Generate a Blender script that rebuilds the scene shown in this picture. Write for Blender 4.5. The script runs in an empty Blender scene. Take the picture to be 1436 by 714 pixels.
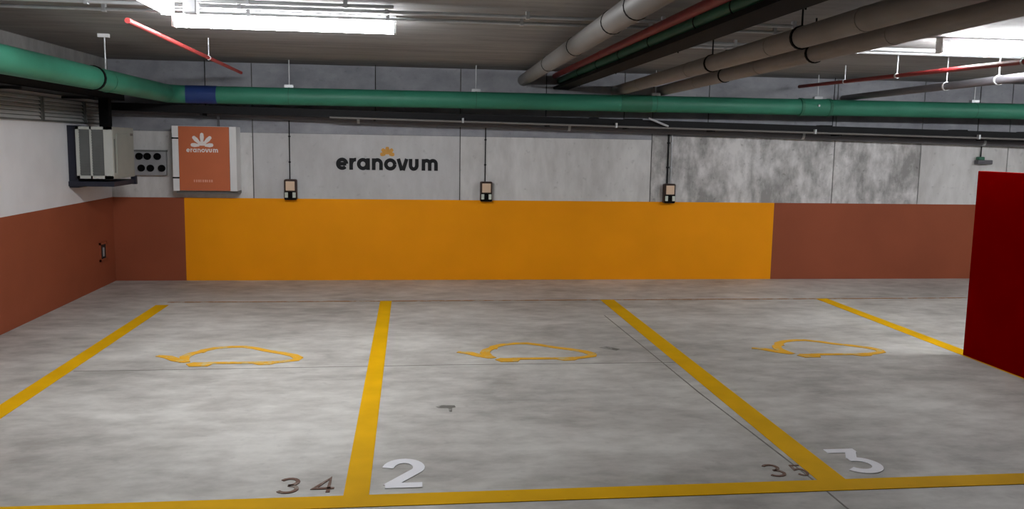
import bpy, bmesh, math, random
from mathutils import Vector, Matrix
random.seed(4)
R = math.radians
SC = bpy.context.scene
C = SC.collection
W_IMG, H_IMG = 1436.0, 714.0

# ------------------------------------------------------------------ camera
F_PX, PITCH, YAW, ROLL, CAM_H, CAM_D, CY_OFF = 1177.42, R(-7.0007), R(6.9813), R(0.9788), 1.6649, 10.1646, -10.65
fw = Vector((math.sin(YAW) * math.cos(PITCH), math.cos(YAW) * math.cos(PITCH), math.sin(PITCH)))
r0 = Vector((math.cos(YAW), -math.sin(YAW), 0.0))
u0 = r0.cross(fw)
rt = r0 * math.cos(ROLL) + u0 * math.sin(ROLL)
up = u0 * math.cos(ROLL) - r0 * math.sin(ROLL)
cd = bpy.data.cameras.new('camera')
cam = bpy.data.objects.new('camera', cd); C.objects.link(cam)
m = Matrix((rt, up, -fw)).transposed().to_4x4()
m.translation = Vector((0.0, -CAM_D, CAM_H))
cam.matrix_world = m
cd.sensor_fit = 'HORIZONTAL'; cd.sensor_width = 36.0
cd.lens = 36.0 * F_PX / W_IMG
cd.shift_y = CY_OFF / W_IMG
cd.clip_start = 0.05; cd.clip_end = 100
SC.camera = cam

# ------------------------------------------------------------------ world, exposure
w = bpy.data.worlds.new('world'); SC.world = w; w.use_nodes = True
w.node_tree.nodes['Background'].inputs['Color'].default_value = (0.02, 0.02, 0.022, 1)
w.node_tree.nodes['Background'].inputs['Strength'].default_value = 0.2
SC.view_settings.view_transform = 'Standard'
SC.view_settings.look = 'None'
SC.view_settings.gamma = 1.0
SC.view_settings.use_curve_mapping = False
SC.view_settings.exposure = 1.46
LAMP = 45.0           # strength of the tubes in view
LAMP_REAR = 2.4      # strength of the tubes over the driving aisle

# ------------------------------------------------------------------ materials
def lin(c):
    f = lambda v: v / 12.92 if v <= 0.04045 else ((v + 0.055) / 1.055) ** 2.4
    return tuple(f(x / 255.0) for x in c) + (1.0,)

def mat(name, rgb, rough=0.6, metal=0.0, var=0.12, scale=6.0, bump=0.0, stretch=(1, 1, 1), spec=0.4, detail=4.0):
    """plain surface whose colour wanders a little with a noise pattern"""
    M = bpy.data.materials.new(name); M.use_nodes = True
    nt = M.node_tree; b = nt.nodes['Principled BSDF']
    b.inputs['Roughness'].default_value = rough
    b.inputs['Metallic'].default_value = metal
    b.inputs['Specular IOR Level'].default_value = spec
    tc = nt.nodes.new('ShaderNodeTexCoord'); mp = nt.nodes.new('ShaderNodeMapping')
    mp.inputs['Scale'].default_value = stretch
    nt.links.new(tc.outputs['Object'], mp.inputs['Vector'])
    n = nt.nodes.new('ShaderNodeTexNoise'); n.inputs['Scale'].default_value = scale; n.inputs['Detail'].default_value = detail
    nt.links.new(mp.outputs['Vector'], n.inputs['Vector'])
    cr = nt.nodes.new('ShaderNodeValToRGB')
    base = lin(rgb)
    lo = tuple(max(0, x * (1 - var)) for x in base[:3]) + (1,)
    hi = tuple(min(1, x * (1 + var)) for x in base[:3]) + (1,)
    cr.color_ramp.elements[0].position = 0.32; cr.color_ramp.elements[0].color = lo
    cr.color_ramp.elements[1].position = 0.68; cr.color_ramp.elements[1].color = hi
    nt.links.new(n.outputs['Fac'], cr.inputs['Fac'])
    nt.links.new(cr.outputs['Color'], b.inputs['Base Color'])
    if bump:
        bp = nt.nodes.new('ShaderNodeBump'); bp.inputs['Strength'].default_value = bump; bp.inputs['Distance'].default_value = 0.01
        nt.links.new(n.outputs['Fac'], bp.inputs['Height']); nt.links.new(bp.outputs['Normal'], b.inputs['Normal'])
    return M

def concrete(name, light, dark, big=0.9, fine=7.0, stretch=(1, 1, 1), amount=0.6, rough=0.7, spots=0.25, bump=0.15, spec=0.35, lo=0.40, hi=0.68):
    """mottled concrete: large clouds, streaks and small pits"""
    M = bpy.data.materials.new(name); M.use_nodes = True
    nt = M.node_tree; b = nt.nodes['Principled BSDF']; L = nt.links.new
    b.inputs['Specular IOR Level'].default_value = spec
    tc = nt.nodes.new('ShaderNodeTexCoord')
    mp = nt.nodes.new('ShaderNodeMapping'); mp.inputs['Scale'].default_value = stretch
    L(tc.outputs['Object'], mp.inputs['Vector'])
    n1 = nt.nodes.new('ShaderNodeTexNoise'); n1.inputs['Scale'].default_value = big; n1.inputs['Detail'].default_value = 7; n1.inputs['Roughness'].default_value = 0.62; n1.inputs['Distortion'].default_value = 0.4
    n2 = nt.nodes.new('ShaderNodeTexNoise'); n2.inputs['Scale'].default_value = fine; n2.inputs['Detail'].default_value = 5; n2.inputs['Roughness'].default_value = 0.6
    n3 = nt.nodes.new('ShaderNodeTexNoise'); n3.inputs['Scale'].default_value = fine * 2.3; n3.inputs['Detail'].default_value = 3
    for n in (n1, n2): L(mp.outputs['Vector'], n.inputs['Vector'])
    L(tc.outputs['Object'], n3.inputs['Vector'])
    cr = nt.nodes.new('ShaderNodeValToRGB')
    cr.color_ramp.elements[0].position = lo; cr.color_ramp.elements[0].color = lin(dark)
    cr.color_ramp.elements[1].position = hi; cr.color_ramp.elements[1].color = lin(light)
    mixn = nt.nodes.new('ShaderNodeMath'); mixn.operation = 'MULTIPLY_ADD'
    mixn.inputs[1].default_value = amount
    sub = nt.nodes.new('ShaderNodeMath'); sub.operation = 'MULTIPLY'; sub.inputs[1].default_value = 1.0 - amount
    L(n2.outputs['Fac'], sub.inputs[0]); L(n1.outputs['Fac'], mixn.inputs[0]); L(sub.outputs[0], mixn.inputs[2])
    L(mixn.outputs[0], cr.inputs['Fac'])
    sp = nt.nodes.new('ShaderNodeValToRGB')
    sp.color_ramp.elements[0].position = 0.62; sp.color_ramp.elements[0].color = (1, 1, 1, 1)
    sp.color_ramp.elements[1].position = 0.74; v = 1 - spots; sp.color_ramp.elements[1].color = (v, v, v, 1)
    L(n3.outputs['Fac'], sp.inputs['Fac'])
    mx = nt.nodes.new('ShaderNodeMix'); mx.data_type = 'RGBA'; mx.blend_type = 'MULTIPLY'; mx.inputs['Factor'].default_value = 1.0
    L(cr.outputs['Color'], mx.inputs['A']); L(sp.outputs['Color'], mx.inputs['B'])
    L(mx.outputs['Result'], b.inputs['Base Color'])
    rr = nt.nodes.new('ShaderNodeMapRange'); rr.inputs['To Min'].default_value = rough + 0.1; rr.inputs['To Max'].default_value = rough - 0.1
    L(n1.outputs['Fac'], rr.inputs['Value']); L(rr.outputs['Result'], b.inputs['Roughness'])
    bp = nt.nodes.new('ShaderNodeBump'); bp.inputs['Strength'].default_value = bump; bp.inputs['Distance'].default_value = 0.01
    L(n2.outputs['Fac'], bp.inputs['Height']); L(bp.outputs['Normal'], b.inputs['Normal'])
    return M

def emit(name, rgb, strength):
    M = bpy.data.materials.new(name); M.use_nodes = True
    nt = M.node_tree; nt.nodes.remove(nt.nodes['Principled BSDF'])
    e = nt.nodes.new('ShaderNodeEmission'); e.inputs['Color'].default_value = lin(rgb); e.inputs['Strength'].default_value = strength
    nt.links.new(e.outputs[0], nt.nodes['Material Output'].inputs['Surface'])
    return M

def worn_paint(name, rgb, wear_rgb, wear=0.66, scale=9.0, rough=0.55, var=0.08):
    """road paint with worn flecks"""
    M = mat(name, rgb, 0.8, var=var, scale=3.0, spec=0.12)
    nt = M.node_tree; b = nt.nodes['Principled BSDF']; L = nt.links.new
    src = b.inputs['Base Color'].links[0].from_socket
    tc = nt.nodes.new('ShaderNodeTexCoord'); n = nt.nodes.new('ShaderNodeTexNoise')
    n.inputs['Scale'].default_value = scale; n.inputs['Detail'].default_value = 8; n.inputs['Roughness'].default_value = 0.7
    L(tc.outputs['Object'], n.inputs['Vector'])
    cr = nt.nodes.new('ShaderNodeValToRGB'); cr.color_ramp.elements[0].position = wear; cr.color_ramp.elements[1].position = min(1, wear + 0.1)
    L(n.outputs['Fac'], cr.inputs['Fac'])
    mx = nt.nodes.new('ShaderNodeMix'); mx.data_type = 'RGBA'
    L(cr.outputs['Color'], mx.inputs['Factor']); L(src, mx.inputs['A']); mx.inputs['B'].default_value = lin(wear_rgb)
    L(mx.outputs['Result'], b.inputs['Base Color'])
    return M

MT = {
    'floor': concrete('floor_concrete', (210, 208, 202), (158, 154, 148), big=0.8, fine=5.0, stretch=(0.75, 1.3, 1), amount=0.6, rough=0.58, spots=0.12, bump=0.06, spec=0.25, lo=0.38, hi=0.62),
    'ceiling': concrete('ceiling_concrete', (160, 158, 156), (128, 127, 127), big=0.7, fine=4.0, stretch=(0.3, 1.8, 1), amount=0.5, rough=0.8, spots=0.15, bump=0.15),
    'panel_smooth': concrete('smooth_wall_concrete', (210, 210, 211), (186, 185, 185), big=0.7, fine=6.0, stretch=(1.2, 1, 0.5), amount=0.65, rough=0.7, spots=0.15),
    'panel_mid': concrete('grey_wall_concrete', (224, 223, 222), (186, 184, 182), big=0.8, fine=6.0, stretch=(1.5, 1, 0.5), amount=0.65, rough=0.72, spots=0.2),
    'panel_rough': concrete('mottled_wall_concrete', (222, 220, 219), (150, 148, 146), big=1.6, fine=7.0, stretch=(1.3, 1, 0.7), amount=0.6, rough=0.75, spots=0.35, lo=0.42, hi=0.6),
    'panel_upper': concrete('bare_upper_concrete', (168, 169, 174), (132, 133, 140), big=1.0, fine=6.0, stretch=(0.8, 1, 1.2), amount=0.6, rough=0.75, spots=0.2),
    'joint': mat('dark_joint', (84, 82, 80), 0.9, var=0.2, scale=12),
    'floor_joint': mat('floor_joint_dust', (126, 122, 116), 0.9, var=0.2, scale=12),
    'white_wall': mat('white_plaster', (222, 221, 223), 0.75, var=0.05, scale=2.5, bump=0.1),
    'rear_wall': mat('grey_plaster', (150, 150, 150), 0.8, var=0.06, scale=2.0),
    'terracotta': mat('terracotta_paint', (150, 80, 54), 0.7, var=0.07, scale=1.6, bump=0.08, spec=0.2),
    'ochre': mat('ochre_yellow_paint', (248, 158, 2), 0.7, var=0.05, scale=1.3, bump=0.08, spec=0.2),
    'line': worn_paint('yellow_line_paint', (226, 172, 2), (208, 152, 26), wear=0.66),
    'line_faint': worn_paint('faded_tan_paint', (158, 118, 78), (180, 172, 160), wear=0.5),
    'car_line': worn_paint('amber_symbol_paint', (228, 172, 52), (206, 186, 130), wear=0.52),
    'white_paint': worn_paint('white_road_paint', (240, 240, 244), (214, 212, 208), wear=0.64),
    'old_paint': worn_paint('faded_brown_paint', (120, 94, 82), (150, 138, 128), wear=0.52),
    'stain': worn_paint('dark_stain', (116, 114, 108), (160, 158, 152), wear=0.5),
    'green': mat('green_pipe_coat', (50, 122, 98), 0.5, var=0.12, scale=3.0, stretch=(1, 1, 1)),
    'green_dark': mat('dark_green_pipe_coat', (44, 104, 80), 0.5, var=0.12, scale=3.0),
    'blue': mat('blue_pipe_sleeve', (34, 58, 116), 0.5, var=0.1, scale=5),
    'grey_pipe': mat('grey_plastic_pipe', (116, 113, 110), 0.5, var=0.08, scale=3),
    'brown_pipe': mat('brown_grey_pipe', (136, 128, 122), 0.55, var=0.1, scale=3),
    'red_pipe': mat('red_pipe_paint', (170, 62, 60), 0.6, var=0.12, scale=5),
    'dark_red_pipe': mat('deep_red_pipe_paint', (128, 26, 28), 0.5, var=0.12, scale=5),
    'black': mat('black_plastic', (6, 6, 7), 0.8, var=0.15, scale=8, spec=0.15),
    'tray': mat('dark_tray_metal', (15, 15, 18), 0.65, metal=0.0, var=0.15, scale=8, spec=0.25),
    'dark_pipe': mat('slate_grey_pipe', (92, 90, 94), 0.5, var=0.1, scale=4),
    'galv': mat('galvanised_steel', (186, 188, 190), 0.4, metal=0.35, var=0.08, scale=10),
    'white_plastic': mat('white_plastic', (226, 226, 226), 0.45, var=0.03, scale=6),
    'unit': mat('beige_grey_casing', (188, 190, 184), 0.5, var=0.05, scale=4),
    'unit_side': mat('olive_grey_casing', (156, 160, 152), 0.5, var=0.06, scale=4),
    'slat_dark': mat('dark_grey_louvre', (104, 106, 104), 0.55, var=0.08, scale=6),
    'slat_grey': mat('grey_louvre', (200, 200, 198), 0.55, var=0.06, scale=6),
    'steel_navy': mat('dark_navy_bracket', (34, 36, 50), 0.5, var=0.1, scale=6),
    'socket_grey': mat('grey_socket_box', (152, 152, 154), 0.5, var=0.06, scale=5),
    'orange': mat('burnt_orange_door', (192, 102, 62), 0.5, var=0.08, scale=2.2),
    'letter': mat('black_lettering', (9, 9, 15), 0.7, var=0.1, scale=8),
    'burst': mat('tan_orange_emblem', (206, 150, 62), 0.55, var=0.12, scale=14),
    'logo_white': mat('white_print', (236, 228, 224), 0.5, var=0.04, scale=9),
    'print_pink': mat('pale_pink_print', (222, 160, 138), 0.5, var=0.06, scale=9),
    'screen': mat('peach_display', (226, 196, 168), 0.4, var=0.06, scale=8),
    'rim_brown': mat('brown_charger_shell', (58, 38, 30), 0.45, var=0.1, scale=8),
    'clip': mat('pale_socket_flap', (206, 212, 200), 0.4, var=0.05, scale=8),
    'dark_red': mat('deep_red_sheet', (132, 0, 0), 0.9, var=0.03, scale=1.5, spec=0.0),
    'dark_hole': mat('dark_recess', (30, 24, 24), 0.8, var=0.1, scale=8),
    'tube': emit('lit_tube', (250, 252, 255), LAMP),
    'tube_old': emit('lit_weaker_tube', (250, 252, 255), LAMP * 0.22),
    'tube_rear': emit('lit_aisle_tube', (250, 252, 255), LAMP_REAR),
}

# ------------------------------------------------------------------ mesh helpers
def box(bm, x0, x1, y0, y1, z0, z1, bev=0.0):
    mtx = Matrix.Translation(((x0 + x1) / 2, (y0 + y1) / 2, (z0 + z1) / 2)) @ Matrix.Diagonal((abs(x1 - x0), abs(y1 - y0), abs(z1 - z0), 1))
    g = bmesh.ops.create_cube(bm, size=1.0, matrix=mtx)
    if bev:
        es = list({e for v in g['verts'] for e in v.link_edges})
        bmesh.ops.bevel(bm, geom=es, offset=bev, segments=2, affect='EDGES', profile=0.5)
    return bm

def cyl(bm, p0, p1, r, seg=16, r2=None):
    p0, p1 = Vector(p0), Vector(p1); d = p1 - p0
    if r2 is None: r2 = r
    q = d.to_track_quat('Z', 'Y').to_matrix()
    a, b = [], []
    for i in range(seg):
        t = 2 * math.pi * i / seg
        e = q @ Vector((math.cos(t), math.sin(t), 0))
        a.append(bm.verts.new(p0 + e * r)); b.append(bm.verts.new(p1 + e * r2))
    for i in range(seg):
        j = (i + 1) % seg
        f = bm.faces.new((a[i], a[j], b[j], b[i])); f.smooth = True
    for c in (a[::-1], b):
        f = bm.faces.new(c)
        for e in f.edges: e.smooth = False
    return bm

def tube(bm, pts, r, seg=14):
    """bent pipe along a polyline"""
    pts = [Vector(p) for p in pts]; rings = []
    nrm = None
    for i, p in enumerate(pts):
        d = (pts[min(i + 1, len(pts) - 1)] - pts[max(i - 1, 0)]).normalized()
        if nrm is None:
            nrm = d.orthogonal().normalized()
        nrm = (nrm - d * nrm.dot(d)).normalized(); bn = d.cross(nrm)
        rings.append([bm.verts.new(p + (nrm * math.cos(2 * math.pi * k / seg) + bn * math.sin(2 * math.pi * k / seg)) * r) for k in range(seg)])
    for a, b in zip(rings, rings[1:]):
        for k in range(seg):
            j = (k + 1) % seg
            f = bm.faces.new((a[k], a[j], b[j], b[k])); f.smooth = True
    for c in (rings[0][::-1], rings[-1]):
        f = bm.faces.new(c)
        for e in f.edges: e.smooth = False
    return bm

def ring(bm, p, d, r_in, r_out, wid, seg=18):
    """clamp band round a pipe"""
    d = Vector(d).normalized(); p = Vector(p)
    q = d.to_track_quat('Z', 'Y').to_matrix()
    prof = ((r_in, -wid / 2), (r_out, -wid / 2), (r_out, wid / 2), (r_in, wid / 2))
    rows = []
    for i in range(seg):
        t = 2 * math.pi * i / seg
        rows.append([bm.verts.new(p + q @ Vector((math.cos(t) * rr, math.sin(t) * rr, zz))) for rr, zz in prof])
    for i in range(seg):
        a, b = rows[i], rows[(i + 1) % seg]
        for k in range(4):
            l = (k + 1) % 4
            bm.faces.new((a[k], b[k], b[l], a[l]))
    return bm

def arc(cx, cy, rx, ry, a0, a1, n=14):
    return [(cx + rx * math.cos(R(a0 + (a1 - a0) * i / n)), cy + ry * math.sin(R(a0 + (a1 - a0) * i / n))) for i in range(n + 1)]

def ribbon(bm, pts, wid, t, place, closed=False):
    """flat stroke of a given width and thickness along a 2-D polyline; place(u, v, h) -> 3-D point"""
    pts = [Vector(p) for p in pts]; n = len(pts)
    ws = wid if isinstance(wid, (list, tuple)) else [wid] * n
    lft, rgt = [], []
    for i, p in enumerate(pts):
        if closed:
            a, b = pts[i - 1], pts[(i + 1) % n]
        else:
            a, b = pts[max(i - 1, 0)], pts[min(i + 1, n - 1)]
        d1 = (p - a); d2 = (b - p)
        d1 = d1.normalized() if d1.length > 1e-9 else d2.normalized()
        d2 = d2.normalized() if d2.length > 1e-9 else d1
        t2 = (d1 + d2); t2 = t2.normalized() if t2.length > 1e-6 else d1
        nr = Vector((-t2.y, t2.x)); k = 1.0 / max(0.5, nr.dot(Vector((-d1.y, d1.x))))
        lft.append(p + nr * ws[i] / 2 * k); rgt.append(p - nr * ws[i] / 2 * k)
    V = [[bm.verts.new(place(q.x, q.y, h)) for q in row] for row, h in ((lft, 0), (rgt, 0), (lft, t), (rgt, t))]
    rng = range(n) if closed else range(n - 1)
    for i in rng:
        j = (i + 1) % n
        for a, b in ((2, 3), (1, 0), (0, 2), (3, 1)):
            bm.faces.new((V[a][i], V[b][i], V[b][j], V[a][j]))
    if not closed:
        bm.faces.new((V[0][0], V[1][0], V[3][0], V[2][0])); bm.faces.new((V[0][-1], V[2][-1], V[3][-1], V[1][-1]))
    return bm

def poly(bm, pts, t, place):
    a = [bm.verts.new(place(u, v, 0)) for u, v in pts]; b = [bm.verts.new(place(u, v, t)) for u, v in pts]
    bm.faces.new(a[::-1]); bm.faces.new(b)
    for i in range(len(a)):
        j = (i + 1) % len(a); bm.faces.new((a[i], a[j], b[j], b[i]))
    return bm

def obj(name, bm, material, parent=None, label=None):
    bmesh.ops.recalc_face_normals(bm, faces=bm.faces)
    me = bpy.data.meshes.new(name); bm.to_mesh(me); bm.free()
    me.materials.append(MT[material])
    o = bpy.data.objects.new(name, me); C.objects.link(o)
    if parent is not None:
        o.parent = parent; o.matrix_parent_inverse = parent.matrix_world.inverted()
    if label: o['label'] = label
    return o

def tag(o, label, cat, group=None):
    o['label'] = label; o['category'] = cat
    if group: o['group'] = group
    return o

def struct(name, bm, material, label, cat):
    o = obj(name, bm, material); o['kind'] = 'structure'; o['label'] = label; o['category'] = cat
    return o

def thing(name, label, cat, loc=(0, 0, 0), group=None):
    o = bpy.data.objects.new(name, None); C.objects.link(o)
    o.empty_display_size = 0.1
    o.location = loc; o.matrix_world = Matrix.Translation(loc)
    return tag(o, label, cat, group)

B = bmesh.new
def bx(*a, **k): return box(B(), *a, **k)
def cy(*a, **k): return cyl(B(), *a, **k)

def dup(root, loc, label):
    r = root.copy(); C.objects.link(r)
    r.location = loc; r['label'] = label
    for ch in list(root.children):
        c = ch.copy(); C.objects.link(c); c.parent = r
        for g in list(ch.children):
            d = g.copy(); C.objects.link(d); d.parent = c
    return r

# ------------------------------------------------------------------ room shell
XL, XR, YF, ZC = -3.41, 11.0, -17.0, 2.54
ZP = 0.978                    # top of the painted dado
fl = struct('floor', bx(XL - 0.3, XR + 0.3, YF - 0.3, 0.3, -0.2, 0.0), 'floor', 'pale grey polished concrete garage floor with painted bays', 'floor')
ce = struct('ceiling', bx(XL - 0.3, XR + 0.3, YF - 0.3, 0.3, ZC, ZC + 0.2), 'ceiling', 'dark grey concrete garage ceiling slab carrying pipes and lamps', 'ceiling')
wb = struct('wall_back', bx(XL - 0.3, XR + 0.3, 0.012, 0.3, 0.0, ZC), 'joint', 'grey concrete panel wall behind the bays with yellow and terracotta dado', 'wall')
wl = struct('wall_left', bx(XL - 0.3, XL, YF, 0.012, 0.0, ZC), 'white_wall', 'white left side wall above a terracotta painted dado', 'wall')
struct('wall_right', bx(XR, XR + 0.3, YF, 0.012, 0.0, ZC), 'rear_wall', 'plain grey side wall far to the right of the bays', 'wall')
struct('wall_front', bx(XL - 0.3, XR + 0.3, YF - 0.3, YF, 0.0, ZC), 'rear_wall', 'plain grey wall across the driving aisle', 'wall')

seams = [XL, -1.824, 0.596, 2.962, 5.348, 6.522, 7.737, 9.1, XR]
kinds = ['panel_mid', 'panel_smooth', 'panel_mid', 'panel_rough', 'panel_rough', 'panel_mid', 'panel_mid', 'panel_mid']
for a, b, k in zip(seams, seams[1:], kinds):
    zt = 1.742 if b < 2.97 else 1.79
    obj('concrete_panel', bx(a + (0.006 if a > XL else 0), b - 0.006, 0.0, 0.0125, 0.0, zt), k, wb)
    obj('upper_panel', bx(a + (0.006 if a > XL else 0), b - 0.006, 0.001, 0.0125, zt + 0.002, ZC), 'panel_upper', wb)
obj('painted_dado', bx(XL, -2.612, -0.004, 0.0, 0.0, ZP), 'terracotta', wb, 'terracotta painted strip of back wall in the left corner')
obj('painted_dado', bx(-2.612, 4.585, -0.005, 0.0, 0.0, ZP), 'ochre', wb, 'long ochre yellow painted strip of back wall')
obj('painted_dado', bx(4.585, XR, -0.004, 0.0, 0.0, ZP), 'terracotta', wb, 'terracotta painted strip of back wall right of the yellow')
obj('painted_dado', bx(XL, XL + 0.004, YF, -0.004, 0.0, ZP), 'terracotta', wl, 'terracotta painted lower part of left wall')

obj('upper_band', bx(XL, XL + 0.006, YF, -0.0, 2.10, ZC), 'ceiling', wl, 'bare grey concrete band at top of left wall')

# ------------------------------------------------------------------ floor paint
TP = 0.003
def on_floor(u, v, h): return (u, v, 0.0005 + h)
def floor_part(name, bm, material, label=None): return obj(name, bm, material, fl, label)
YB, YN = -1.38, -6.375
def bay_line(x, y0, y1, wid, label):
    floor_part('bay_line', box(B(), x - wid / 2, x + wid / 2, y1, y0, 0.0005, TP), 'line', label)
bay_line(-2.462, YB - 0.15, -9.0, 0.125, 'leftmost yellow bay line near the left wall')
bay_line(-0.250, YB, YN - 0.065, 0.120, 'yellow bay line left of the white 2')
bay_line(2.125, YB, YN - 0.065, 0.150, 'yellow bay line left of the white 3')
bay_line(4.578, YB, YN - 0.065, 0.135, 'rightmost yellow bay line running under the red screen')
floor_part('bay_line', box(B(), XL + 0.3, 10.5, YN - 0.066, YN + 0.066, 0.0006, TP + 0.0004), 'line', 'yellow line across the open ends of the bays')
floor_part('bay_line', box(B(), -2.45, 10.5, YB - 0.022, YB + 0.022, 0.0005, TP - 0.001), 'line_faint', 'thin faded tan line across the closed ends of the bays')

# numerals
def numeral(strokes, x, y, wdt, hgt, sw, material, name, label):
    bm = B()
    for i, st in enumerate(strokes):
        ribbon(bm, [(x + u * wdt, y + v * hgt) for u, v in st], sw, TP, lambda u, v, h, i=i: on_floor(u, v, h + 0.0002 * i))
    floor_part(name, bm, material, label)
two = [[(0.06, 0.70)] + arc(0.5, 0.70, 0.42, 0.25, 170, -25, 14) + [(0.10, 0.06)], [(0.02, 0.07), (1.0, 0.07)]]
three = [[(0.02, 0.92), (0.90, 0.92)], [(0.78, 0.94), (0.46, 0.56)], [(0.36, 0.55)] + arc(0.48, 0.30, 0.44, 0.25, 90, -150, 16)]
three_r = [arc(0.5, 0.74, 0.42, 0.24, 150, -90, 10) + arc(0.5, 0.26, 0.46, 0.24, 90, -150, 12)]
four = [[(1.0, 0.28), (0.02, 0.28), (0.72, 1.0), (0.72, 0.0)]]
five = [[(0.9, 0.96), (0.2, 0.96), (0.14, 0.55)] + arc(0.48, 0.32, 0.42, 0.30, 120, -150, 12)]
numeral(two, -0.122, -6.235, 0.185, 0.36, 0.060, 'white_paint', 'bay_numeral', 'bold white numeral 2 painted on the floor')
numeral(three, 2.285, -6.235, 0.195, 0.335, 0.056, 'white_paint', 'bay_numeral', 'bold white numeral 3 painted on the floor')
numeral(three_r, -0.632, -6.255, 0.098, 0.175, 0.020, 'old_paint', 'old_numeral', 'faded brown numeral 3 beside the 4')
numeral(four, -0.458, -6.262, 0.098, 0.17, 0.020, 'old_paint', 'old_numeral', 'faded brown numeral 4 beside the yellow line')
numeral(three_r, 1.835, -6.245, 0.088, 0.155, 0.017, 'old_paint', 'old_numeral', 'faded brown numeral 3 left of the floor joint')
numeral(five, 1.985, -6.245, 0.065, 0.14, 0.014, 'old_paint', 'old_numeral', 'faded brown numeral 5 by the floor joint')

# plug-tailed car symbols: outline in local metres (x to the right, y towards the wall), measured from the tail tip
car_strokes = [
    ([(0.29, 0.10), (0.31, 0.17), (0.38, 0.235), (0.50, 0.275), (0.60, 0.275), (0.70, 0.215), (0.80, 0.13), (0.93, 0.05), (1.03, -0.03), (1.075, -0.11)],
     [0.06, 0.055, 0.05, 0.045, 0.045, 0.045, 0.045, 0.05, 0.055, 0.06]),
    ([(1.075, -0.10), (1.06, -0.17), (0.97, -0.215), (0.90, -0.235)], [0.06, 0.05, 0.045, 0.045]),
    ([(0.92, -0.225), (0.88, -0.25), (0.82, -0.255), (0.77, -0.235)], [0.05, 0.075, 0.075, 0.05]),
    ([(0.79, -0.235), (0.42, -0.225)], 0.042),
    ([(0.45, -0.225), (0.42, -0.265), (0.34, -0.265), (0.30, -0.225)], [0.05, 0.085, 0.085, 0.05]),
    ([(0.0, 0.01), (0.09, -0.03), (0.17, -0.12), (0.25, -0.19)], [0.04, 0.07, 0.075, 0.05]),
    ([(0.30, 0.13), (0.24, 0.06), (0.215, -0.03), (0.235, -0.13), (0.27, -0.20)], [0.06, 0.07, 0.075, 0.065, 0.05]),
]
def car_symbol(x, y, s, label):
    bm = B()
    for i, (pts, wd) in enumerate(car_strokes):
        ribbon(bm, [(x + u * s, y + v * s) for u, v in pts], [q * s * (1.3 if i < 5 else 1.05) for q in wd] if isinstance(wd, list) else wd * s * 1.3, TP, lambda u, v, h, i=i: on_floor(u, v, h + 0.0002 * i))
    floor_part('car_symbol', bm, 'car_line', label)
car_symbol(-1.925, -3.60, 1.0, 'yellow outline of a car with plug tail, leftmost of three')
car_symbol(0.380, -3.60, 1.0, 'yellow outline of a car with plug tail, middle of three')
car_symbol(2.840, -3.60, 0.99, 'yellow outline of a car with plug tail, rightmost of three')

# joints and a scuff
def joint_strip(pts, wid):
    floor_part('floor_joint', ribbon(B(), pts, wid, 0.0012, on_floor), 'floor_joint')
joint_strip([(1.905, -2.2), (1.935, -3.42), (1.962, -4.8), (2.000, -5.6), (2.030, -6.30), (2.035, -7.4)], 0.009)
joint_strip([(-2.38, -4.00), (0.3, -3.975), (2.05, -4.00)], 0.006)
floor_part('floor_scuff', poly(B(), [(0.165, -4.985), (0.20, -4.955), (0.285, -4.965), (0.29, -5.0), (0.268, -5.01), (0.262, -5.09), (0.245, -5.085), (0.243, -5.015), (0.18, -5.01)], 0.0012, on_floor), 'stain', 'small dark scuff on the floor of the middle bay')
floor_part('floor_scuff', poly(B(), [(1.56, -3.50), (1.63, -3.46), (1.72, -3.56), (1.68, -3.60)], 0.0012, on_floor), 'stain')

# ------------------------------------------------------------------ lamps
def lamp(name, label, cx, cyy, zb, length, axis, material='tube', group=None, hang=True):
    t = thing(name, label, 'lamp', (cx, cyy, zb), group)
    h = length / 2
    def pt(a, b, z):
        return (cx + a, cyy + b, zb + z) if axis == 'x' else (cx + b, cyy + a, zb + z)
    # housing
    def bxx(a0, a1, b0, b1, z0, z1, bev=0.0):
        p, q = pt(a0, b0, z0), pt(a1, b1, z1)
        return box(B(), min(p[0], q[0]), max(p[0], q[0]), min(p[1], q[1]), max(p[1], q[1]), p[2], q[2], bev)
    obj('housing', bxx(-h - 0.012, h + 0.012, -0.045, 0.045, 0.079, ZC - zb, 0.008), 'white_plastic', t)
    # trough shaped diffuser
    bm = B(); prof = [(-0.030, 0.080), (-0.036, 0.060), (-0.036, 0.022), (-0.026, 0.006), (-0.010, 0.0), (0.010, 0.0), (0.026, 0.006), (0.036, 0.022), (0.036, 0.060), (0.030, 0.080)]
    ra = [bm.verts.new(pt(-h, b, z)) for b, z in prof]; rb = [bm.verts.new(pt(h, b, z)) for b, z in prof]
    for i in range(len(prof) - 1):
        f = bm.faces.new((ra[i], ra[i + 1], rb[i + 1], rb[i])); f.smooth = True
    bm.faces.new(ra[::-1]); bm.faces.new(rb); bm.faces.new((ra[0], rb[0], rb[-1], ra[-1]))
    obj('diffuser', bm, material, t)
    for s in (-1, 1):
        obj('end_cap', bxx(s * (h + 0.001) - 0.010, s * (h + 0.001) + 0.010, -0.040, 0.040, -0.002, 0.080, 0.004), 'white_plastic', t)
        if hang:
            obj('hanger', cy(pt(s * h * 0.7, 0, 0.109), (pt(s * h * 0.7, 0, 0)[0], pt(s * h * 0.7, 0, 0)[1], ZC), 0.006, 8), 'galv', t)
    return t
lamp('batten_lamp', 'long lit white batten lamp above the leftmost bay', -0.855, -4.05, 2.42, 1.49, 'x', hang=False)
lamp('batten_lamp', 'lit white batten lamp at the right edge over the third bay', 4.83, -3.95, 2.42, 1.50, 'x', hang=False)
lamp('batten_lamp', 'lit white batten lamp cut off by the top left edge', -1.49, -5.37, 2.42, 1.50, 'y', 'tube_old', hang=False)
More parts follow.
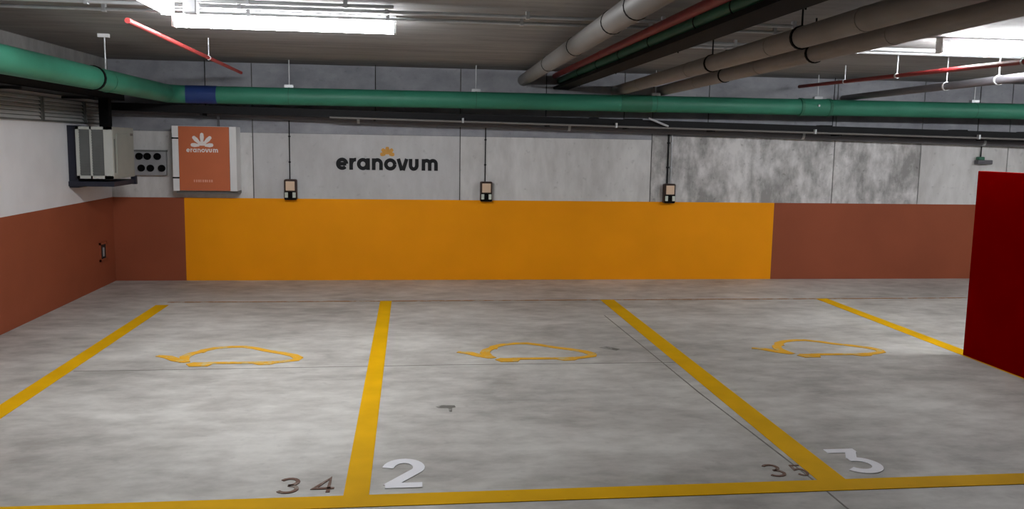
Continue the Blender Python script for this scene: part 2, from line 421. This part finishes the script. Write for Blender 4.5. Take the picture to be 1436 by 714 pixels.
for x, where in ((-0.7, 'leftmost'), (4.0, 'middle'), (8.6, 'rightmost')):
    lamp('batten_lamp', 'white batten lamp over the driving aisle behind the viewpoint, %s of three' % where, x, -12.6, 2.42, 1.5, 'x', 'tube_rear', 'lamps over the driving aisle', hang=False)
lamp('batten_lamp', 'white batten lamp over the bays right of the red screen', 9.0, -3.95, 2.42, 1.5, 'x', 'tube', hang=False)

# ------------------------------------------------------------------ conduits on the ceiling
def conduit(x0, x1, y, z, label, r=0.012, clips=None):
    t = thing('ceiling_conduit', label, 'conduit', (x0, y, z))
    obj('tube', cy((x0, y, z), (x1, y, z), r, 10), 'galv', t)
    n = max(2, int((x1 - x0) / 0.9))
    for i in range(n):
        x = x0 + (x1 - x0) * (i + 0.5) / n
        obj('clip', bx(x - 0.012, x + 0.012, y - 0.017, y + 0.017, z - 0.016, ZC), 'galv', t)
conduit(-1.30, -0.105, -4.68, 2.505, 'short steel conduit on ceiling just behind the left lamp')
conduit(XL, 3.1, -4.48, 2.505, 'long steel conduit across the ceiling, nearer of a pair')
conduit(XL, 3.1, -4.17, 2.505, 'long steel conduit across the ceiling, farther of a pair')
conduit(2.05, 5.6, -3.40, 2.505, 'steel conduit between the ceiling pipes, nearer of a short pair', 0.016)
conduit(2.05, 5.6, -3.17, 2.505, 'steel conduit between the ceiling pipes, farther of a short pair', 0.016)
jb = thing('junction_box', 'small grey junction box beside left end of the long lamp', 'box', (-1.35, -4.6, 2.43))
obj('case', bx(-1.39, -1.31, -4.66, -4.58, 2.43, ZC, bev=0.006), 'socket_grey', jb)
obj('lid', bx(-1.385, -1.315, -4.668, -4.66, 2.436, ZC - 0.01, bev=0.002), 'socket_grey', jb)

# ------------------------------------------------------------------ ceiling pipes
def lerp(a, b, t): return Vector(a) + (Vector(b) - Vector(a)) * t
def pipe(name, label, p0, p1, r, material, rings=(), ring_mat='black', cat='pipe', hang=(), ring_w=0.014, caps=False, hang_mat='galv'):
    """straight pipe p0 -> p1 with clamp rings and hanger rods at fractions of its length"""
    t = thing(name, label, cat, p0)
    d = Vector(p1) - Vector(p0)
    obj('tube', cy(p0, p1, r, 20), material, t)
    for f in rings:
        obj('clamp_ring', ring(B(), lerp(p0, p1, f), d, r * 0.98, r * 1.05, ring_w), ring_mat, t)
    for f in hang:
        q = lerp(p0, p1, f)
        hg = obj('hanger', ring(B(), q, d, r * 0.98, r * 1.08 + 0.003, 0.022), hang_mat, t)
        obj('rod', cy((q.x, q.y, q.z + r), (q.x, q.y, ZC), 0.006, 8), hang_mat, hg)
    if caps:
        for f, s in ((0, -1), (1, 1)):
            q = lerp(p0, p1, f); obj('end_cap', cy(q, q + d.normalized() * 0.03 * s, r * 1.06, 14), material, t)
    return t

def ext(a, b, y0, y1):
    """extend the line a-b to run from y0 to y1"""
    a, b = Vector(a), Vector(b); d = (b - a) / (b.y - a.y)
    return a + d * (y0 - a.y), a + d * (y1 - a.y)

p0, p1 = ext((1.343, -0.1, 2.423), (1.105, -6.19, 2.35), 0.0, -15.0)
pipe('waste_pipe', 'thick light grey ceiling pipe running from camera side to back wall', p0, p1, 0.068, 'grey_pipe', rings=(0.165, 0.27, 0.36, 0.40, 0.6, 0.8))
p0, p1 = ext((1.725, -0.1, 2.485), (1.50, -6.05, 2.385), 0.0, -15.0)
pipe('sprinkler_pipe', 'red pipe squeezed between light grey and green ceiling pipes', p0, p1, 0.030, 'dark_red_pipe', rings=(0.2, 0.45), ring_mat='dark_red_pipe')
p0, p1 = ext((1.80, -0.1, 2.43), (1.575, -6.2, 2.345), 0.0, -15.0)
pipe('water_pipe', 'dark green ceiling pipe lying above the black cable tray', p0, p1, 0.046, 'green_dark', rings=(0.10, 0.17, 0.235, 0.30, 0.37, 0.41, 0.6, 0.8))
# black tray under it
a, b = ext((1.80, -0.1, 2.325), (1.61, -6.2, 2.27), -0.02, -15.0)
t = thing('cable_tray', 'black cable tray running under the dark green ceiling pipe', 'cable tray', a)
def skew_box(a, b, x0, x1, z0, z1):
    bm = B(); vs = []
    for p in (a, b):
        vs.append([bm.verts.new((p.x + x, p.y, p.z + z)) for x, z in ((x0, z0), (x1, z0), (x1, z1), (x0, z1))])
    for k in range(4):
        l = (k + 1) % 4; bm.faces.new((vs[0][k], vs[0][l], vs[1][l], vs[1][k]))
    bm.faces.new(vs[0][::-1]); bm.faces.new(vs[1]); return bm
obj('base', skew_box(a, b, -0.09, 0.09, 0.0, 0.006), 'black', t)
for s in (-1, 1): obj('side_rail', skew_box(a, b, s * 0.088 - 0.004, s * 0.088 + 0.004, 0.0, 0.028), 'black', t)
obj('cables', skew_box(a, b, -0.06, 0.07, 0.006, 0.022), 'black', t)
for f in (0.05, 0.18, 0.31, 0.44, 0.6, 0.8):
    q = lerp(a, b, f); obj('hanger', cy((q.x + 0.1, q.y, q.z - 0.004), (q.x + 0.1, q.y, ZC), 0.005, 8), 'black', t)

p0, p1 = ext((2.47, -0.3, 2.322), (2.224, -6.28, 2.305), 0.0, -15.0)
pipe('drain_pipe', 'brown grey ceiling drain pipe, upper left of two side by side', p0, p1, 0.062, 'brown_pipe', rings=(0.09, 0.21, 0.33, 0.41, 0.6, 0.8), ring_mat='brown_pipe', hang=(0.25, 0.36), hang_mat='black', ring_w=0.03)
p0, p1 = ext((2.99, -0.1, 2.325), (2.665, -5.50, 2.305), 0.0, -15.0)
pipe('drain_pipe', 'brown grey ceiling drain pipe, lower right of two side by side', p0, p1, 0.060, 'brown_pipe', rings=(0.12, 0.24, 0.38, 0.6, 0.8), ring_mat='brown_pipe', hang=(0.18, 0.31), hang_mat='black', ring_w=0.03)
p0, p1 = (-1.82, -0.65, 2.38), (-1.665, -4.80, 2.352)
pipe('sprinkler_pipe', 'short thin red pipe hanging left below the ceiling', p0, p1, 0.016, 'red_pipe', hang=(0.42,), caps=True)
p0, p1 = ext((4.70, -0.3, 2.415), (4.12, -4.85, 2.275), -0.3, -9.0)
pipe('sprinkler_pipe', 'thin red pipe sloping below the lamp at the right', p0, p1, 0.019, 'dark_red_pipe', hang=(0.16, 0.30, 0.52), caps=True)
p0, p1 = ext((5.384, -0.2, 2.302), (4.80, -3.95, 2.255), 0.0, -9.0)
pipe('waste_pipe', 'grey pipe slanting under the thin red pipe at the right', p0, p1, 0.036, 'dark_pipe', rings=(0.2, 0.4), hang=(0.3, 0.40), ring_mat='dark_pipe')

# ------------------------------------------------------------------ the big green pipe: left run, blue bend, back run
GX, GY, GZ, GR = -2.60, -0.50, 2.142, 0.095
gp = thing('green_pipe', 'big green pipe turning the corner with a blue bend sleeve', 'pipe', (GX, GY, GZ))
bend = [(GX + 0.20 - 0.20 * math.cos(R(k * 9)), GY - 0.20 + 0.20 * math.sin(R(k * 9)), GZ) for k in range(11)]
def zs(x): return GZ + 0.004 * (x - GX) * 0.6
obj('left_run', cy((GX, -9.0, GZ + 0.015), (GX, GY - 0.195, GZ), GR, 24), 'green', gp)
obj('bend', tube(B(), bend, GR * 1.02, 24), 'green', gp)
obj('blue_sleeve', cy((GX + 0.17, GY, GZ), (GX + 0.50, GY, GZ), GR * 1.04, 24), 'blue', gp, 'dark blue sleeve of the pipe')
obj('back_run', cy((GX + 0.45, GY, GZ), (10.9, GY, zs(10.9)), GR, 24), 'green', gp)
obj('clamp_ring', ring(B(), (GX, -2.75, GZ + 0.004), (0, 1, 0), GR * 0.98, GR * 1.09, 0.035), 'black', gp)
obj('clamp_ring', ring(B(), (GX, -6.2, GZ + 0.01), (0, 1, 0), GR * 0.98, GR * 1.09, 0.035), 'black', gp)
cp = obj('coupling', cy((4.62, GY, zs(4.7)), (4.97, GY, zs(4.9)), GR * 1.07, 24), 'green', gp)
for x in (4.62, 4.97): obj('band', ring(B(), (x, GY, zs(x)), (1, 0, 0), GR * 1.0, GR * 1.13, 0.035), 'green_dark', cp)
obj('bolt', cy((4.80, GY - GR * 1.05, zs(4.8) + 0.015), (4.80, GY - GR * 1.05 - 0.02, zs(4.8) + 0.015), 0.012, 10), 'galv', cp)
cp = obj('coupling', cy((2.42, GY, zs(2.4)), (2.78, GY, zs(2.7)), GR * 1.05, 24), 'green_dark', gp)
for x in (-1.33, 0.74, 2.84, 4.83, 6.85, 8.9):
    hg = obj('hanger', ring(B(), (x, GY, zs(x)), (1, 0, 0), GR * 0.99, GR * 1.03, 0.010), 'green_dark', gp)
    obj('rod', cy((x, GY, zs(x) + GR), (x, GY, ZC), 0.006, 8), 'galv', hg)
    obj('saddle', bx(x - 0.05, x + 0.05, GY - 0.03, GY + 0.03, zs(x) + GR, zs(x) + GR + 0.03), 'galv', hg)
for y in (-2.45, -4.6, -7.0):
    hg = obj('hanger', ring(B(), (GX, y, GZ), (0, 1, 0), GR * 0.99, GR * 1.03, 0.012), 'green_dark', gp)
    obj('rod', cy((GX, y, GZ + GR), (GX, y, ZC), 0.007, 8), 'galv', hg)
    obj('saddle', bx(GX - 0.05, GX + 0.04, y - 0.02, y + 0.02, ZC - 0.03, ZC), 'white_plastic', hg)

# dark cable tray below the green pipe, along the back wall
a, b = Vector((XL + 0.05, -0.30, 1.958)), Vector((10.9, -0.30, 1.79))
t = thing('cable_tray', 'dark cable tray along the back wall below the green pipe', 'cable tray', a)
def long_box(a, b, y0, y1, z0, z1):
    bm = B(); vs = []
    for p in (a, b):
        vs.append([bm.verts.new((p.x, p.y + y, p.z + z)) for y, z in ((y0, z0), (y1, z0), (y1, z1), (y0, z1))])
    for k in range(4):
        l = (k + 1) % 4; bm.faces.new((vs[0][k], vs[0][l], vs[1][l], vs[1][k]))
    bm.faces.new(vs[0][::-1]); bm.faces.new(vs[1]); return bm
obj('base', long_box(a, b, -0.10, 0.10, 0.0, 0.006), 'tray', t)
for s in (-1, 1): obj('side_rail', long_box(a, b, s * 0.098 - 0.003, s * 0.098 + 0.003, 0.0, 0.085), 'tray', t)
for k in range(5):
    yy = -0.07 + 0.035 * k
    bm = B(); pts = []
    for i in range(41):
        q = lerp(a, b, i / 40.0); pts.append((q.x, q.y + yy + random.uniform(-0.012, 0.012), q.z + 0.03 + 0.022 * (k % 2) + random.uniform(-0.006, 0.022)))
    obj('cable', tube(bm, pts, 0.017, 8), 'black', t)
for x in (-2.3, -0.4, 1.6, 2.55, 3.6, 5.2, 7.15, 9.0):
    q = lerp(a, b, (x - a.x) / (b.x - a.x))
    hg = obj('bracket', bx(x - 0.012, x + 0.012, q.y - 0.115, q.y + 0.115, q.z - 0.028, q.z - 0.002), 'tray', t)
    obj('rod', cy((x, q.y + 0.108, q.z - 0.004), (x, q.y + 0.108, ZC), 0.005, 8), 'tray', hg)
# clutter of black clips above the tray
for x, wd in ((2.15, 0.10), (2.62, 0.22), (5.02, 0.16), (6.78, 0.20), (7.7, 0.18)):
    q = lerp(a, b, (x - a.x) / (b.x - a.x))
    obj('cable_clamp', bx(x - wd / 2, x + wd / 2, q.y - 0.09, q.y + 0.02, q.z + 0.045, q.z + 0.095, bev=0.006), 'black', t)
# slate pipe behind it
pa, pb = Vector((XL + 0.05, -0.09, 1.975)), Vector((10.9, -0.09, 1.735))
t = thing('waste_pipe', 'slate grey pipe sloping along the back wall under the tray', 'pipe', pa)
obj('tube', cy(pa, pb, 0.055, 18), 'dark_pipe', t)
for x in (-0.6, 1.9, 4.86, 7.3):
    q = lerp(pa, pb, (x - pa.x) / (pb.x - pa.x))
    obj('clamp_ring', ring(B(), q, pb - pa, 0.054, 0.062, 0.03), 'galv', t)
pa2, pb2 = Vector((-0.9, -0.436, 1.925)), Vector((10.9, -0.436, 1.79))
t = thing('back_conduit', 'thin grey conduit clipped beneath the back wall cable tray', 'conduit', pa2)
obj('tube', cy(pa2, pb2, 0.012, 10), 'grey_pipe', t)
for x in (0.6, 2.4, 4.86, 7.0):
    q = lerp(pa2, pb2, (x - pa2.x) / (pb2.x - pa2.x)); obj('clip', bx(x - 0.01, x + 0.01, q.y - 0.015, q.y + 0.03, q.z - 0.015, q.z + 0.04), 'galv', t)
sb = tag(obj('strut_brace', cy((2.78, -0.46, 1.99), (3.02, -0.46, 1.90), 0.012, 8), 'galv'), 'short slanted steel brace below the green pipe near right charger', 'brace')

# dark tray along the left wall
t = thing('cable_tray', 'dark cable tray high along the left wall below green pipe', 'cable tray', (-3.2, -9, 2.06))
obj('base', bx(-3.40, -3.10, -9.0, -0.42, 2.06, 2.066), 'tray', t)
for x in (-3.397, -3.103): obj('side_rail', bx(x - 0.003, x + 0.003, -9.0, -0.42, 2.06, 2.145), 'tray', t)
for k in range(4):
    pts = [(-3.34 + 0.06 * k + random.uniform(-0.015, 0.015), -9.0 + 8.55 * i / 30.0, 2.09 + random.uniform(0, 0.05)) for i in range(31)]
    obj('cable', tube(B(), pts, 0.02, 8), 'black', t)
for y in (-1.3, -2.9, -4.5, -6.1, -7.7): obj('bracket', bx(XL, -3.10, y - 0.012, y + 0.012, 2.034, 2.058), 'tray', t)
tag(obj('cable_duct', bx(-3.19, -3.09, -0.96, -0.86, 1.767, 2.058, bev=0.008), 'black'), 'black vertical duct dropping onto the louvred wall unit', 'duct')

# ------------------------------------------------------------------ louvre grilles on the left wall
def grille(y0, y1, label):
    z0, z1 = 1.80, 2.03
    t = thing('ventilation_grille', label, 'grille', (XL, (y0 + y1) / 2, z0), 'louvre grilles on the left wall')
    obj('frame', box(box(box(box(B(), XL, XL + 0.03, y0, y0 + 0.025, z0, z1), XL, XL + 0.03, y1 - 0.025, y1, z0, z1), XL, XL + 0.03, y0, y1, z0, z0 + 0.012), XL, XL + 0.03, y0, y1, z1 - 0.012, z1), 'slat_dark', t)
    obj('backing', bx(XL + 0.001, XL + 0.004, y0 + 0.02, y1 - 0.02, z0 + 0.01, z1 - 0.01), 'slat_dark', t)
    n = 6; me = None
    for k in range(n):
        z = z0 + 0.030 + (z1 - z0 - 0.055) * k / (n - 1)
        bm = B(); vs = []
        for y in (y0 + 0.026, y1 - 0.026):
            vs.append([bm.verts.new((XL + x, y, z + q)) for x, q in ((0.006, 0.010), (0.024, -0.014), (0.026, -0.011), (0.008, 0.013))])
        for i in range(4):
            j = (i + 1) % 4; bm.faces.new((vs[0][i], vs[0][j], vs[1][j], vs[1][i]))
        bm.faces.new(vs[0][::-1]); bm.faces.new(vs[1])
        obj('slat', bm, 'slat_grey', t)
grille(-0.78, -0.06, 'grey louvre grille above the wall unit in the corner')
grille(-1.81, -0.80, 'middle grey louvre grille between two dark posts, left wall')
grille(-2.84, -1.83, 'grey louvre grille cut by the left edge of the view')

# ------------------------------------------------------------------ louvred wall unit
X0, X1, Y0, Y1, Z0, Z1 = -3.315, -2.965, -1.25, -0.60, 1.245, 1.765
u = thing('ventilation_unit', 'beige grey louvred unit on a dark bracket, left wall corner', 'air conditioner', (-3.14, -0.92, 1.16))
obj('casing', bx(X0, X1, Y0 + 0.012, Y1, Z0, Z1, bev=0.006), 'unit_side', u)
fr = obj('front_frame', box(box(box(box(box(B(), X0, X0 + 0.03, Y0 - 0.012, Y0 + 0.014, Z0, Z1), X1 - 0.085, X1, Y0 - 0.012, Y0 + 0.014, Z0, Z1),
         X0 + 0.132, X0 + 0.15, Y0 - 0.012, Y0 + 0.014, Z0, Z1), X0, X1, Y0 - 0.012, Y0 + 0.014, Z1 - 0.028, Z1), X0, X1, Y0 - 0.012, Y0 + 0.014, Z0, Z0 + 0.03), 'unit', u)
for xa, xb in ((X0 + 0.03, X0 + 0.132), (X0 + 0.15, X1 - 0.085)):
    gr = obj('louvre_panel', bx(xa, xb, Y0 + 0.004, Y0 + 0.0135, Z0 + 0.03, Z1 - 0.028), 'slat_dark', u)
    for k in range(18):
        z = Z0 + 0.045 + k * 0.0255
        obj('slat', bx(xa, xb, Y0 - 0.006, Y0 + 0.004, z, z + 0.013), 'slat_dark', gr)
sp = obj('side_panel', bx(X1 - 0.002, X1 + 0.006, Y0 + 0.10, Y1 - 0.13, Z0 + 0.03, Z1 - 0.07, bev=0.003), 'unit_side', u)
obj('side_groove', bx(X1 - 0.002, X1 + 0.004, Y0 + 0.035, Y0 + 0.055, Z0 + 0.06, Z1 - 0.12), 'slat_dark', u)
obj('badge', bx(X1 - 0.002, X1 + 0.006, Y1 - 0.11, Y1 - 0.04, Z1 - 0.085, Z1 - 0.06), 'slat_dark', u)
br = obj('bracket', bx(XL, X0 - 0.005, -1.22, -0.62, 1.15, 1.775, bev=0.004), 'steel_navy', u, 'dark navy wall bracket')
obj('shelf', bx(XL, X1 - 0.005, -1.24, -0.56, 1.165, 1.215, bev=0.004), 'steel_navy', u, 'dark navy wall bracket')
obj('shelf_end', bx(X1 - 0.045, X1 + 0.005, -0.60, -0.54, 1.16, 1.25), 'steel_navy', u)

# ------------------------------------------------------------------ socket box
s = thing('socket_box', 'grey wall box with two rows of round dark sockets', 'socket', (-2.96, 0, 1.24))
obj('case', bx(-3.145, -2.785, -0.07, 0.0, 1.235, 1.515, bev=0.006), 'socket_grey', s)
obj('lid_edge', bx(-3.15, -2.78, -0.074, 0.0, 1.505, 1.525), 'slat_dark', s)
for z, xs in ((1.452, (-3.075, -2.985, -2.875)), (1.318, (-3.055, -2.955, -2.83))):
    for x in xs:
        k = obj('socket', ring(B(), (x, -0.078, z), (0, 1, 0), 0.030, 0.040, 0.02), 'black', s)
        obj('face', cy((x, -0.074, z), (x, -0.070, z), 0.033, 16), 'black', k)

# ------------------------------------------------------------------ strokes on the back wall
def letters(specs, x, z, unit, sw, yface, t, material, parent, part='letter'):
    """lowercase round letters; unit = x-height in metres"""
    pl = lambda uu, vv, h: (x + uu * unit, yface - h, z + vv * unit)
    for name, off in specs:
        bm = B(); k = 0
        for st in GLYPH[name]:
            ribbon(bm, [(off + a, b) for a, b in st], sw, t, lambda p, q, h, k=k: pl(p, q, h + 0.0002 * k if h else h)); k += 1
        obj(part, bm, material, parent)
h_ = 0.13
GLYPH = {
    'e': [[(0.14, 0.50), (0.84, 0.50)], arc(0.49, 0.5, 0.36, 0.37, 0, 318, 22)],
    'r': [[(0.14, 0.0), (0.14, 1.0)], [(0.14, 0.45)] + arc(0.50, 0.45, 0.36, 0.42, 180, 80, 10)],
    'a': [arc(0.50, 0.5, 0.36, 0.37, 0, 360, 24), [(0.93, 1.0), (0.93, 0.0)]],
    'n': [[(0.14, 0.0), (0.14, 1.0)], [(0.14, 0.5)] + arc(0.45, 0.53, 0.31, 0.34, 180, 0, 14) + [(0.76, 0.0)]],
    'o': [arc(0.51, 0.5, 0.38, 0.37, 0, 360, 24)],
    'v': [[(0.12, 1.0), (0.43, 0.0)], [(0.53, 0.0), (0.84, 1.0)]],
    'u': [[(0.14, 1.0), (0.14, 0.45)] + arc(0.41, 0.45, 0.27, 0.32, 180, 360, 14) + [(0.68, 1.0)]],
    'm': [[(0.14, 0.0), (0.14, 1.0)], [(0.14, 0.6)] + arc(0.41, 0.6, 0.27, 0.27, 180, 0, 12) + [(0.68, 0.0)], [(0.68, 0.6)] + arc(0.95, 0.6, 0.27, 0.27, 180, 0, 12) + [(1.22, 0.0)]],
}
WORD = [('e', 0.0), ('r', 1.11), ('a', 1.75), ('n', 3.02), ('o', 4.06), ('v', 5.13), ('u', 6.16), ('m', 7.27)]

def petal(bm, ang, r0_, r1_, wid, place):
    c, s_ = math.cos(R(ang)), math.sin(R(ang))
    pts = [(r0_, -wid * 0.25), (r0_ + (r1_ - r0_) * 0.55, -wid * 0.5), (r1_ * 0.93, -wid * 0.38), (r1_, 0), (r1_ * 0.93, wid * 0.38), (r0_ + (r1_ - r0_) * 0.55, wid * 0.5), (r0_, wid * 0.25)]
    poly(bm, [(p * c - q * s_, p * s_ + q * c) for p, q in pts], 0.004, place)
    return bm

sg = thing('wall_sign', 'black eranovum lettering with small orange burst on concrete wall', 'sign', (-0.27, 0, 1.325))
letters(WORD, -0.868, 1.327, 0.1385, 0.31, -0.0005, 0.006 / 1.0, 'letter', sg)
bpl = lambda uu, vv, h: (-0.270 + uu, -0.0005 - h, 1.515 + vv)
for a_ in (0, 45, 90, 135, 180):
    obj('burst_petal', petal(B(), a_, 0.022, 0.092 if a_ not in (0, 180) else 0.085, 0.048, bpl), 'burst', sg, 'tan orange burst')
obj('burst_core', poly(B(), arc(0, 0.0, 0.04, 0.04, 0, 180, 12), 0.0045, bpl), 'burst', sg)

# ------------------------------------------------------------------ orange cabinet
c = thing('electrical_cabinet', 'white wall cabinet with burnt orange door and white emblem', 'cabinet', (-2.31, 0, 1.07))
CX0, CX1, CYF, CZ0, CZ1 = -2.662, -1.962, -0.25, 1.072, 1.803
obj('body', bx(CX0, CX1, CYF + 0.015, 0.0, CZ0, CZ1, bev=0.005), 'white_plastic', c)
obj('trim_strip', bx(CX0, CX0 + 0.068, CYF - 0.004, CYF + 0.016, CZ0, CZ1, bev=0.003), 'white_plastic', c)
obj('trim_strip', bx(CX1 - 0.075, CX1, CYF - 0.004, CYF + 0.016, CZ0, CZ1, bev=0.003), 'white_plastic', c)
dr = obj('door', bx(CX0 + 0.070, CX1 - 0.077, CYF - 0.006, CYF + 0.014, CZ0 + 0.004, CZ1 - 0.004, bev=0.004), 'orange', c, 'burnt orange door with white print')
for z in (1.665, 1.22): obj('hinge', bx(CX0 - 0.004, CX0 + 0.072, CYF - 0.008, CYF + 0.004, z - 0.008, z + 0.008), 'black', c)
dpl = lambda uu, vv, h: (-2.335 + uu, CYF - 0.0065 - h, 1.585 + vv)
em = obj('emblem', poly(B(), arc(0, 0.0, 0.05, 0.05, 0, 180, 14), 0.003, dpl), 'logo_white', dr)
bmx = B()
for a_ in (4, 46, 90, 134, 176): petal(bmx, a_, 0.03, 0.125 if a_ in (4, 176) else 0.145, 0.046, dpl)
obj('emblem_petals', bmx, 'logo_white', dr)
bmx = B()
for nm, off in WORD:
    for st in GLYPH[nm]:
        ribbon(bmx, [((off + p - 4.3) * 0.040, q * 0.040 - 0.075) for p, q in st], 0.0105, 0.003, dpl)
obj('emblem_word', bmx, 'logo_white', dr)
bmx = B()
for k in range(9):
    w_ = 0.012 + 0.006 * ((k * 7) % 3) / 2
    poly(bmx, [(-0.10 + k * 0.0235, -0.412), (-0.10 + k * 0.0235 + w_, -0.412), (-0.10 + k * 0.0235 + w_, -0.384), (-0.10 + k * 0.0235, -0.384)], 0.003, dpl)
obj('small_print', bmx, 'print_pink', dr)
for x in (-2.17, -2.155):
    obj('feed_conduit', cy((x, -0.20, CZ1), (x, -0.20, 1.93), 0.006, 8), 'dark_pipe', c)
obj('base_rail', bx(CX0 + 0.02, CX1 + 0.0, -0.20, 0.0, CZ0 - 0.03, CZ0), 'slat_dark', c)

# ------------------------------------------------------------------ chargers
def charger(x, label):
    t = thing('wall_charger', label, 'charger', (0, 0, 0), 'chargers on the back wall')
    z0, z1 = 0.965, 1.208
    obj('shell', bx(-0.073, 0.073, -0.095, 0.0, z0, z1, bev=0.016), 'rim_brown', t)
    obj('bumper', bx(-0.067, 0.067, -0.100, -0.010, z0 + 0.004, z0 + 0.105, bev=0.010), 'black', t)
    obj('display', bx(-0.052, 0.052, -0.104, -0.09, z0 + 0.112, z1 - 0.022, bev=0.006), 'screen', t)
    obj('socket', cy((0, -0.10, z0 + 0.06), (0, -0.122, z0 + 0.06), 0.020, 16), 'black', t)
    for s_ in (-1, 1): obj('flap', bx(s_ * 0.044 - 0.018, s_ * 0.044 + 0.018, -0.106, -0.096, z0 + 0.030, z0 + 0.092, bev=0.003), 'clip', t)
    t.location = (x, 0, 0)
    t['label'] = label
    return t
c0 = charger(-1.392, 'small dark wall charger left of the black lettering, peach display')
dup(c0, (0.912, 0, 0), 'small dark wall charger right of black lettering, middle of three')
dup(c0, (3.190, 0, 0), 'small dark wall charger on mottled concrete, rightmost of three')
def riser(x, r, material, label, z0=1.205):
    t = thing('cable_riser', label, 'conduit', (x, -0.012, z0))
    obj('tube', cy((x, -0.012, z0), (x, -0.012, 1.965), r, 8), material, t)
    for z in (1.4, 1.7): obj('clip', bx(x - r - 0.006, x + r + 0.006, -0.012 - r - 0.003, 0.0, z, z + 0.015), material, t)
riser(-1.405, 0.0065, 'tray', 'thin dark cable rising from the leftmost charger')
riser(0.900, 0.0065, 'tray', 'thin dark cable rising from the middle charger')
riser(3.172, 0.011, 'tray', 'dark conduit rising from the rightmost charger')
riser(3.215, 0.009, 'galv', 'light steel conduit rising from the rightmost charger')

# ------------------------------------------------------------------ small fittings
d = thing('wall_alarm', 'small dark alarm fitting on the back wall above red screen', 'alarm', (7.37, 0, 1.5))
obj('base', bx(7.27, 7.48, -0.08, 0.0, 1.505, 1.56, bev=0.01), 'dark_pipe', d)
obj('top', bx(7.29, 7.38, -0.06, 0.0, 1.555, 1.60, bev=0.01), 'green_dark', d)
obj('cable', cy((7.345, -0.02, 1.59), (7.345, -0.02, 1.85), 0.008, 8), 'tray', d)
n = thing('wall_niche_box', 'small dark recessed box in the terracotta left wall', 'wall box', (XL, -0.39, 0.29))
obj('frame', box(box(box(box(B(), XL, XL + 0.02, -0.50, -0.475, 0.29, 0.50), XL, XL + 0.02, -0.305, -0.28, 0.29, 0.50), XL, XL + 0.02, -0.50, -0.28, 0.29, 0.315), XL, XL + 0.02, -0.50, -0.28, 0.475, 0.50), 'terracotta', n)
obj('cover', bx(XL + 0.003, XL + 0.008, -0.475, -0.305, 0.315, 0.475), 'dark_hole', n)
obj('handle', bx(XL + 0.006, XL + 0.022, -0.40, -0.38, 0.34, 0.44, bev=0.003), 'socket_grey', n)

# ------------------------------------------------------------------ red screen at the right edge
RX, RY0, RY1, RZ = 4.524, -7.2, -3.90, 1.512
rs = thing('partition_screen', 'tall plain dark red screen standing at the right edge', 'partition', (RX + 0.03, (RY0 + RY1) / 2, 0))
obj('panel', bx(RX, RX + 0.06, RY0, RY1, 0.0, RZ, bev=0.004), 'dark_red', rs)
for y in (RY1 - 0.25, RY0 + 0.25):
    obj('foot', bx(RX + 0.06, RX + 0.45, y - 0.03, y + 0.03, 0.0, 0.05, bev=0.004), 'dark_red', rs)
    obj('brace', tube(B(), [(RX + 0.06, y, 0.7), (RX + 0.42, y, 0.04)], 0.02, 10), 'dark_red', rs)
